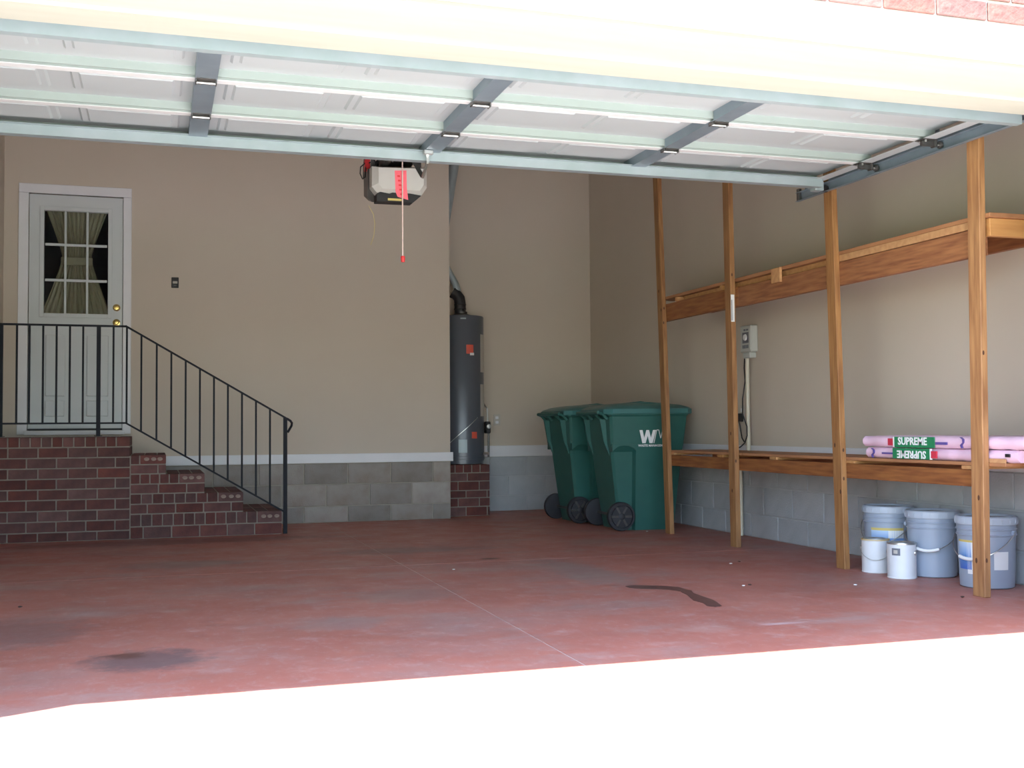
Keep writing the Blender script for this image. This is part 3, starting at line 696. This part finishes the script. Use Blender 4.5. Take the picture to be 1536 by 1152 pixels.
face('label_edge', -5.372,-5.360,.004,h-.002,'white')
g2, B, face, xf, h = pack(-6.20,-4.755,.738,.805,1.303,1.70,'upper pink insulation pack with green label and red mark', 1, 1.7)
lb = face('printed_label', -5.40,-5.06,.002,h-.006,'labelgreen')
t = text_mesh('SUPREME', .058, .0006, 'lettering', .0016, 1.06); link('lettering', t, 'white', lb, (xf-.0155-B.x,-5.218-B.y,h*.52), (R(90),0,R(-90)))
face('printed_mark', -5.045,-5.0,.012,h-.016,'red'); face('printed_mark', -5.50,-5.41,.02,.034,'violet'); strap(g2, B, xf, -5.618, h); face('label_edge', -5.06,-5.048,.002,h-.006,'white')

of = boxo('wood_offcut', (1.2895,1.2965,-5.928,-5.815,.6732,.694), 'woodX', bev=.001)
tag(of, 'short pale wood strip on the shelf edge below the pink packs', 'wood strip')

# ------------------------------------------------------------------ pails and paint cans
def pail(loc, rad, H, face_deg, label, lab):
    p = thing('plastic_pail', loc, label, 'pail', 'grey lidded plastic pails under the shelf', R(face_deg))
    rb, rt_ = rad*.87, rad*.955
    def rr(z): return rb+(rt_-rb)*z/H
    prof = [(0,.004),(rb-.012,.004),(rb-.010,0),(rb,.006)]
    for z in (.5*H,.70*H): prof.append((rr(z),z))
    for z in (.74*H,.82*H): prof += [(rr(z),z-.004),(rr(z)+.007,z-.002),(rr(z)+.007,z+.003),(rr(z)+.001,z+.006)]
    prof += [(rr(.9*H),.9*H),(rr(.95*H),.95*H),(0,.95*H)]
    link('bucket', lathe(prof,40,'bucket'), 'pail', p)
    lid = link('lid', lathe([(rt_+.002,.885*H),(rad,.89*H),(rad+.002,.93*H),(rad-.001,H-.006),(rad-.008,H),(rad-.018,H-.002),(rad-.024,H-.010),(rad*.45,H-.010),(rad*.43,H-.007),(0,H-.007)],40,'lid'), 'pailid', p)
    tab = boxes([(rad-.003,rad+.0030,-.004,.004,.905*H,.96*H)],'lid_tab',.001)
    for k in range(20): link('lid_tab', tab, 'pailid', lid, (0,0,0), (0,0,R(k*18+6)))
    for s in (-1,1):
        link('handle_boss', lathe([(0,0),(.016,0),(.014,.014),(0,.016)],14,'handle_boss'), 'pail', p, (0,s*(rr(.76*H)+.002),.775*H), (R(-90) if s>0 else R(90),0,0))
    # wire bail hanging against the front (+x of the pail)
    pts = []
    ry = rr(.76*H)+.016; drop = .36*H
    for k in range(25):
        a = math.pi*k/24; pts.append((ry*math.sin(a)*1.04+.002, ry*math.cos(a), .775*H - drop*math.sin(a)))
    bl = tubeo('bail', pts, .0028, 'steel', p, 6)
    tubeo('grip', pts[9:16], .0095, 'white', bl, 10)
    if lab:
        for nm,a0,a1,z0,z1,mt in lab: link(nm, patch_cyl(rr(z0*H),rr(z1*H),a0,a1,z0*H,z1*H,nm,.0016,14), mt, p)
    return p
# facing angle: direction from pail to the opening is about -128 degrees
pail((1.560,-4.615,0), .151, .378, -150, 'grey pail with paint-smeared lid behind the two white paint cans', [('label_panel',-20,62,.38,.62,'paillabel'),('label_band',-20,62,.62,.66,'yellow'),('label_text_panel',24,62,.50,.62,'white')])
pail((1.569,-5.013,0), .149, .376, -138, 'plain grey pail without label in the middle of the row', None)
pail((1.550,-5.475,0), .157, .378, -160, 'grey pail behind the nearest stud, blue and white label', [('label_panel',-38,-2,.26,.64,'paillabel'),('label_band',-38,20,.64,.67,'yellow'),('label_text_panel',-12,36,.20,.64,'white'),('label_text_panel',44,76,.27,.52,'white')])
def can(loc, rad, H, label, kind, deg):
    p = thing('paint_can', loc, label, 'paint can', 'white paint cans in front of the pails', R(deg))
    link('tin', lathe([(0,.003),(rad-.004,.003),(rad-.002,0),(rad+.001,.002),(rad+.001,.007),(rad-.001,.009),(rad-.001,H-.012),(rad+.001,H-.010),(rad+.001,H-.004),(0,H-.004)],32,'tin'), 'can', p)
    link('rim', lathe([(rad+.0015,H-.008),(rad+.0015,H),(rad-.006,H+.001),(rad-.010,H-.004),(rad-.014,H-.006)],32,'rim'), 'orangey' if kind==1 else 'steel', p)
    link('lid', lathe([(0,H-.002),(rad*.70,H-.002),(rad*.74,H+.002),(rad*.84,H+.002),(rad*.86,H-.003)],32,'lid'), 'steel', p)
    for s in (-1,1): link('ear', lathe([(0,0),(.014,0),(.012,.006),(0,.007)],14,'ear'), 'steel', p, (0,s*(rad-.001),H*.72), (R(-90) if s>0 else R(90),0,0))
    pts = [((rad+.006)*math.sin(math.pi*k/20), (rad+.006)*math.cos(math.pi*k/20), H*.72-.33*H*math.sin(math.pi*k/20)) for k in range(21)]
    if kind == 1: tubeo('bail', pts, .0016, 'steel', p, 6)
    else:
        link('round_badge', patch_cyl(rad,rad,-16,18,H*.66,H*.86,'round_badge',.002), 'timerdark', p); link('badge_centre', patch_cyl(rad+.0015,rad+.0015,-8,8,H*.71,H*.81,'badge_centre',.002), 'plate', p)
    return p
can((1.360,-4.765,0), .080, .196, 'white paint can with ochre-stained rim and wire handle', 1, -125)
can((1.343,-5.032,0), .080, .200, 'white paint can with a dark round badge', 2, -150)

# ------------------------------------------------------------------ sprinkler timer on the side wall
tm = thing('wall_timer', (XR, -2.675, 1.545), 'grey-white timer box with dial on the side wall', 'timer')
link('case', boxes([(-.065,-.001,-.085,.085,-.105,.105)],'case',.008), 'timer', tm)
link('lower_cover', boxes([(-.06,-.001,-.055,.055,-.150,-.106)],'lower_cover',.006), 'timer', tm)
pn = link('face_panel', boxes([(-.068,-.065,-.075,.055,-.085,.085)],'face_panel',.001), 'timer', tm)
link('dial_panel', boxes([(-.0695,-.068,-.055,.04,-.035,.05)],'dial_panel'), 'timerdark', pn)
link('dial', lathe([(0,0),(.026,0),(.024,.008),(0,.009)],24,'dial'), 'white', pn, (-.0695,-.008,.01), (0,R(-90),0))
for k in range(4): link('switch_key', boxes([(-.071,-.068,-.05+k*.024,-.034+k*.024,-.075,-.048)],'switch_key',.001), 'timerdark', pn)
for k in range(2): link('display', boxes([(-.0695,-.068,-.05+k*.04,-.02+k*.04,.062,.076)],'display'), 'timerdark', pn)
cn = tag(tubeo('conduit', [(XR-.045,-2.663,1.394),(XR-.045,-2.663,.675)], .016, 'pvc', None, 12), 'cream plastic conduit rising from the lower shelf to the timer', 'pipe')
cn2 = tag(tubeo('conduit', [(XR-.045,-2.532,.543),(XR-.045,-2.532,.001)], .016, 'pvc', None, 12), 'cream plastic conduit below the lower shelf behind the second stud', 'pipe')
pc = tag(link('pipe_cap', lathe([(0,.0),(.022,0),(.022,.05),(.016,.056),(.016,.075),(0,.078)],16,'pipe_cap'), 'white', None, (XR-.09,-2.50,.055), (0,R(90),0)), 'small white pipe cap low on the block wall behind the second stud', 'pipe cap')
oc = thing('wall_outlet', (XR-.001,-2.50,.955), 'outlet on the side wall with the black adapter plugged in', 'outlet')
link('plate', boxes([(-.006,0,-.037,.037,-.058,.075)],'plate',.002), 'plate', oc)
link('socket', boxes([(-.009,-.006,-.016,.016,.02,.05)],'socket',.002), 'trim', oc)
ad = thing('power_adapter', (XR-.0075,-2.50,.935), 'black plug-in adapter with a black cord up to the timer', 'adapter')
link('adapter_body', boxes([(-.06,0,-.03,.05,-.035,.03)],'adapter_body',.006), 'black', ad)
def P_(y,z,x=-.02): return (x, y+2.50, z-.935)
tubeo('cord', [P_(-2.505,.90,-.03),P_(-2.51,.84),P_(-2.53,.77),P_(-2.565,.74)], .005, 'black', ad, 6)
tubeo('cord', [P_(-2.645,1.39,-.05),P_(-2.60,1.32,-.03),P_(-2.595,1.22),P_(-2.64,1.08,-.07),P_(-2.635,.96,-.07),P_(-2.70,.86,-.07),P_(-2.70,.79,-.07),P_(-2.65,.735,-.06),P_(-2.56,.70,-.05),P_(-2.48,.683,-.05),P_(-2.40,.680,-.05)], .005, 'black', ad, 6)

# ------------------------------------------------------------------ garage door, raised
gd = thing('garage_door', (-1.295, -5.6, 2.34), 'white sectional garage door raised overhead, steel stiles and hinges showing', 'garage door')
B = Vector(gd.location)
GX0d, GX1d = -3.72, 1.145
YJ = [-4.527,-5.072,-5.617,-6.162,-6.62]
ZS = 2.388
SX = [-2.500,-1.295,-.090]
for i,(ya,yb) in enumerate(zip(YJ,YJ[1:])):
    def secpart(nm, bl, mt, par):
        bm = bmesh.new()
        for b in bl: bbox(bm,b[0]-B.x,b[1]-B.x,b[2]-B.y,b[3]-B.y,b[4]-B.z,b[5]-B.z)
        return link(nm, fin(bm,nm), mt, par)
    sec = secpart('section', [(GX0d,GX1d,yb+.002,ya-.002,ZS,ZS+.006)], 'doorskin', gd)
    secpart('section_rail', [(GX0d,GX1d,ya-.028,ya-.022,2.352,ZS)], 'rail', sec)      # far flange
    secpart('section_rail', [(GX0d,GX1d,yb+.002,yb+.006,2.350,ZS)], 'rail', sec)
    secpart('section_lip', [(GX0d,GX1d,yb+.002,yb+.050,2.346,2.3495)], 'lip', sec)                                            # near lip
    # embossed panels, two per bay
    ymid = (ya+yb)/2 - .01; ph = (ya-yb)*.56
    nodes = [GX0d+.03]+SX+[GX1d-.03]
    for a,b in zip(nodes,nodes[1:]):
        w = (b-a-.09)/2
        for q in range(2):
            cx = a+.045+w*(q+.5)
            bm = bmesh.new(); pw = w-.09
            for inset, z0, z1 in ((0,0,-.010),(.035,-.010,-.018)): 
                hx, hy = pw/2-inset, ph/2-inset
                lo = [bm.verts.new((sx*hx,sy*hy,z0)) for sx,sy in ((-1,-1),(1,-1),(1,1),(-1,1))]
                hi = [bm.verts.new((sx*(hx-.010),sy*(hy-.010),z1)) for sx,sy in ((-1,-1),(1,-1),(1,1),(-1,1))]
                for k in range(4): bm.faces.new((lo[k],lo[(k+1)%4],hi[(k+1)%4],hi[k]))
                bm.faces.new(hi); bm.faces.new(lo[::-1])
            link('embossed_panel', fin(bm,'embossed_panel'), 'doorskin', sec, (cx-B.x,ymid-B.y,ZS-B.z))
    # stiles and hinges
    for sx in SX:
        bm = bmesh.new()
        for b in ((sx-.045,sx+.045,yb+.004,ya-.004,2.341,2.3445),(sx-.045,sx-.042,yb+.030,ya-.034,2.3445,ZS),(sx+.042,sx+.045,yb+.030,ya-.034,2.3445,ZS)): bbox(bm,b[0]-B.x,b[1]-B.x,b[2]-B.y,b[3]-B.y,b[4]-B.z,b[5]-B.z)
        link('stile', fin(bm,'stile'), 'stile', sec)
        if i > 0:
            bm = bmesh.new()
            for b in ((-.038,.038,-.035,.035,-.004,0),(-.044,-.038,-.022,.022,-.016,0),(.038,.044,-.022,.022,-.016,0)): bbox(bm,*b)
            hg = link('hinge', fin(bm,'hinge'), 'darksteel', sec, (sx-B.x,ya-B.y,2.341-B.z))
            tubeo('hinge_pin', [(-.040,0,-.012),(.040,0,-.012)], .006, 'steel', hg, 8)
            for s in (-.024,.024): link('bolt', lathe([(0,-.010),(.006,-.010),(.006,0)],8,'bolt'), 'steel', hg, (s,.024,-.003))
    # end stiles
    for sx in (GX0d+.035,GX1d-.035):
        es = boxes([(sx-.035-B.x,sx+.035-B.x,yb+.004-B.y,ya-.004-B.y,2.342-B.z,2.3455-B.z)],'end_stile'); link('end_stile', es, 'doorskin', sec)
        if i > 0:
            bm = bmesh.new()
            for b in ((-.045,.045,-.035,.035,-.004,0),(-.03,.055,-.012,.012,-.030,-.004),(.04,.055,-.02,.02,-.035,0)): bbox(bm,*b,bev=.002)
            hg = link('hinge', fin(bm,'hinge'), 'darksteel', sec, (sx-B.x,ya-B.y,2.342-B.z)); 
            s = 1 if sx > 0 else -1
            if s < 0: hg.rotation_euler = (0,0,math.pi)
            for q in (-.022,.022): link('bolt', lathe([(0,-.012),(.006,-.012),(.006,0)],8,'bolt'), 'steel', hg, (-.02,q,-.003))
            rx = .055
            tubeo('roller_stem', [(.04,0,-.02),(.085,0,-.02)], .005, 'steel', hg, 8)
            link('roller', lathe([(0,-.008),(.018,-.008),(.02,0),(.018,.008),(0,.008)],16,'roller'), 'darksteel', hg, (.085,0,-.02), (0,R(90),0))
def strut(name, y, z0, z1, x0, x1, w=.055):
    bm = bmesh.new()
    for b in ((x0,x1,y-w/2,y-w/2+.003,z0,z1),(x0,x1,y+w/2-.003,y+w/2,z0,z1),(x0,x1,y-w/2+.003,y+w/2-.003,z0,z0+.003),(x0,x1,y-w/2-.022,y-w/2,z1-.003,z1),(x0,x1,y+w/2,y+w/2+.022,z1-.003,z1)):
        bbox(bm,b[0]-B.x,b[1]-B.x,b[2]-B.y,b[3]-B.y,b[4]-B.z,b[5]-B.z)
    return link(name, fin(bm,name), 'galv', gd)
strut('strut', -4.635, 2.296, 2.3465, GX0d+.01, GX1d-.03)
strut('strut', -6.235, 2.262, 2.3465, GX0d+.01, GX1d+.0, .04)
# end bracket of the top section
bm = bmesh.new()
for b in ((1.09,1.15,-4.62,-4.56,2.285,2.342),(1.082,1.09,-4.63,-4.55,2.30,2.342)): bbox(bm,b[0]-B.x,b[1]-B.x,b[2]-B.y,b[3]-B.y,b[4]-B.z,b[5]-B.z,bev=.003)
link('top_bracket', fin(bm,'top_bracket'), 'galv', gd)
link('roller', lathe([(0,-.012),(.02,-.012),(.022,0),(.02,.012),(0,.012)],16,'roller'), 'black', gd, Vector((1.2,-4.56,2.31))-B, (0,R(90),0))
# tracks beside the door
def track(sx, label):
    t = thing('door_track', (sx,-4.22,2.32), label, 'track', 'steel tracks carrying the raised door')
    B = Vector(t.location); s = 1 if sx > 0 else -1
    bm = bmesh.new()
    pr = [(0,-.028),(.026*s,-.028),(.026*s,.028),(0,.028),(0,.0255),(.0235*s,.0255),(.0235*s,-.0255),(0,-.0255)]
    A = [(x,z) for x,z in pr]
    link('channel', prism(A, -.02, -2.30, 'channel','XZ'), 'stile', t)
    an = [(.027*s,.0),(.030*s,.0),(.030*s,.052),(.060*s,.052),(.060*s,.055),(.027*s,.055)]
    link('support_angle', prism(an, -.35, -2.30, 'support_angle','XZ'), 'stile', t)
    for yy in (-.10,-1.35):
        link('hanger', boxes([(.0305*s if s>0 else -.0335,.0335 if s>0 else -.0305,yy-.016,yy+.016,.0,ZC-2.32-.003)],'hanger'), 'stile', t)
    link('end_stop', boxes([(min(.002*s,.022*s),max(.002*s,.022*s),-.06,-.03,-.024,.05)],'end_stop',.002), 'darksteel', t)
    return t
track(1.187, 'galvanised door track ending beside the wooden studs'); track(-3.76, 'galvanised door track along the side wall by the railing')

# ------------------------------------------------------------------ door opener
op = thing('door_opener', (-1.20,-3.4,2.31), 'grey-white garage door opener hanging from the ceiling, pink tag on its rope', 'door opener')
B = Vector(op.location)
def OP(name, prof, y0, y1, mt, par=op, taper=None):
    return link(name, prism([(x-B.x,z-B.z) for x,z in prof], y0-B.y, y1-B.y, name,'XZ'), mt, par)
# white front cover: chamfered lower corners, black base below
fr = [(-1.381,2.42),(-1.381,2.55),(-1.02,2.562),(-1.02,2.43),(-1.055,2.378),(-1.345,2.376)]
def lof(p0, p1, y0, y1, nm, mt):
    return link(nm, loft([[(x-B.x,y0-B.y,z-B.z) for x,z in p0],[(x-B.x,y1-B.y,z-B.z) for x,z in p1]], nm, 20), mt, op)
lof([(-1.345,2.435),(-1.345,2.535),(-1.05,2.545),(-1.05,2.44),(-1.075,2.40),(-1.32,2.40)], fr, -3.43,-3.385,'front_cover','opener')
lof(fr, fr, -3.385,-3.30,'cover_skirt','opener')
bk0 = [(-1.392,2.36),(-1.392,2.552),(-1.02,2.562),(-1.02,2.43),(-1.11,2.338),(-1.365,2.336)]
bk1 = [(-1.368,2.43),(-1.368,2.60),(-1.0,2.61),(-1.0,2.49),(-1.08,2.402),(-1.335,2.400)]
lof(bk0, bk1, -3.2995,-3.02,'chassis','openerd')
base = [(-1.35,2.374),(-1.33,2.385),(-1.27,2.376),(-1.24,2.388),(-1.13,2.384),(-1.06,2.374),(-1.115,2.326),(-1.352,2.324)]
lof([(x*1.0,z) for x,z in base],[(x,z) for x,z in base],-3.40,-3.302,'lens_base','black')
link('warning_label', boxes([(-1.28-B.x,-1.19-B.x,-3.403-B.y,-3.4005-B.y,2.332-B.z,2.346-B.z)],'warning_label'),'yellow',op)
link('rail', boxes([(-1.315-B.x,-1.275-B.x,-6.40-B.y,-3.3-B.y,2.565-B.z,2.60-B.z)],'rail'), 'darksteel', op)
link('top_plate', boxes([(-1.33-B.x,-1.08-B.x,-3.36-B.y,-3.02-B.y,2.6105-B.z,2.616-B.z)],'top_plate'), 'darksteel', op)
link('sprocket', lathe([(0,0),(.045,0),(.045,.012),(0,.02)],18,'sprocket'), 'darksteel', op, Vector((-1.22,-3.25,2.617))-B)
for xx,yy,zx in ((-1.36,-3.30,-1.30),(-1.05,-3.30,-1.10),(-1.36,-3.02,-1.30),(-1.05,-3.02,-1.10)):
    bm = bmesh.new(); sqbar(bm, Vector((xx,yy,2.545))-B, Vector((zx,yy,ZC-.004))-B, .03, .004, (0,1,0)); link('hanger_strap', fin(bm,'hanger_strap'), 'darksteel', op)
for p_, q_ in (((-1.33,-3.34,2.60),(-1.25,-3.36,2.72)),((-1.24,-3.34,2.60),(-1.17,-3.36,2.72)),((-1.08,-3.34,2.60),(-1.17,-3.36,2.72))):
    bm = bmesh.new(); sqbar(bm, Vector(p_)-B, Vector(q_)-B, .018, .004, (0,1,0)); link('brace', fin(bm,'brace'), 'darksteel', op)
link('plug_block', boxes([(-1.40-B.x,-1.365-B.x,-3.25-B.y,-3.20-B.y,2.551-B.z,2.63-B.z)],'plug_block',.004), 'redplastic', op)
def pB(*p): return [Vector(q)-B for q in p]
tubeo('power_cord', pB((-1.40,-3.24,2.60),(-1.435,-3.28,2.565),(-1.44,-3.29,2.52),(-1.425,-3.29,2.485),(-1.405,-3.28,2.50),(-1.398,-3.26,2.57)), .004, 'black', op, 6)
tubeo('power_cord', pB((-1.375,-3.26,2.60),(-1.35,-3.30,2.61),(-1.33,-3.31,2.585),(-1.345,-3.29,2.553)), .004, 'black', op, 6)
tubeo('antenna_wire', pB((-1.385,-3.29,2.315),(-1.355,-3.295,2.26),(-1.346,-3.30,2.195),(-1.352,-3.30,2.12),(-1.374,-3.30,2.054)), .0016, 'yellow', op, 6)
# trolley, arm, rope
tr = link('trolley', boxes([(-1.335-B.x,-1.255-B.x,-4.36-B.y,-4.16-B.y,2.515-B.z,2.564-B.z)],'trolley',.004), 'darksteel', op)
bm = bmesh.new(); sqbar(bm, Vector((-1.36,-4.24,2.50))-B, Vector((-1.262,-4.31,2.288))-B, .024,.005,(0,1,0)); link('curved_arm', fin(bm,'curved_arm'),'darksteel',op)
bm = bmesh.new(); sqbar(bm, Vector((-1.264,-4.318,2.285))-B, Vector((-1.322,-4.682,2.284))-B, .012,.014,(0,0,1)); sqbar(bm, Vector((-1.322,-4.690,2.279))-B, Vector((-1.326,-4.690,2.338))-B, .014,.010,(0,1,0)); link('door_arm', fin(bm,'door_arm'),'steel',op)
br = boxes([(-1.350-B.x,-1.300-B.x,-4.725-B.y,-4.694-B.y,2.316-B.z,2.340-B.z)],'door_bracket',.003); link('door_bracket', br, 'steel', op)
rp = tubeo('release_rope', pB((-1.355,-4.2,2.52),(-1.355,-4.2,1.85)), .004, 'rope', op, 8)
link('rope_handle', lathe([(0,-.036),(.011,-.034),(.013,-.01),(.011,.0),(0,.002)],14,'rope_handle'), 'redplastic', rp, Vector((-1.354,-4.2,1.85))-B)
tg = prism([(-.038,.08),(.030,.085),(.032,-.02),(.040,-.085),(-.022,-.070),(-.034,-.04)], 0, .0025, 'rope_tag','XZ'); link('rope_tag', tg, 'tag', rp, Vector((-1.36,-4.193,2.262))-B)
for k in range(5): link('tag_print', boxes([(-.012,.004,-.0012,0,.05-k*.026-.006,.05-k*.026+.004)],'tag_print'), 'redplastic', rp, Vector((-1.372+.004*k,-4.193,2.262))-B)

# ------------------------------------------------------------------ marks on the floor
base_ = [(-.235,-4.80,.02),(-.20,-4.84,.045),(-.155,-4.88,.055),(-.10,-4.93,.05),(-.06,-4.985,.035),(-.045,-5.04,.028),(-.05,-5.10,.030),(-.06,-5.17,.026),(-.072,-5.25,.036),(-.085,-5.33,.04),(-.092,-5.42,.042),(-.105,-5.51,.040),(-.118,-5.59,.022)]
lft = [(x-w*1.1+random.uniform(-.018,.012), y-w*.7+random.uniform(-.03,.012)) for x,y,w in base_]; rgt = [(x+w*1.1+random.uniform(-.012,.018), y+w*.7+random.uniform(-.012,.03)) for x,y,w in base_]
out = lft + rgt[::-1]
tag(link('wet_stain', prism(out, .0006, .0018, 'wet_stain','XY'), 'spill'), 'long dark wet stain on the red floor', 'stain')
CH = [(.75,-4.126,0,'tiny pale chip on the red floor in front of the second stud'),(.851,-4.053,1,'dark leaf scrap beside the pale chip in front of the second stud'),(.916,-5.204,0,'tiny pale chip on the floor left of the paint cans'),
 (1.163,-5.752,1,'dark leaf scrap on the floor just left of the nearest stud'),(1.162,-1.96,0,'tiny pale chip on the floor below the nearest cart wheel'),(-.96,-3.788,0,'tiny pale chip beside the floor joint in mid garage'),
 (-3.33,-4.428,1,'dark leaf scrap alone on the floor at the railing side'),(.34,-5.02,0,'tiny pale chip right of the long wet stain'),(.39,-5.0,1,'dark leaf scrap right of the long wet stain')]
for x,y,k,lab in CH:
    bm = bmesh.new(); bmesh.ops.create_icosphere(bm, subdivisions=1, radius=.011)
    for v in bm.verts: v.co = Vector((v.co.x*random.uniform(.7,1.5), v.co.y*random.uniform(.7,1.3), v.co.z*.35+.0036))
    o = link('dry_leaf' if k else 'paint_chip', fin(bm,'chip'), 'chipdark' if k else 'chip', None, (x,y,0), (0,0,random.random()*6))
    tag(o, lab, 'debris', 'scraps on the floor')
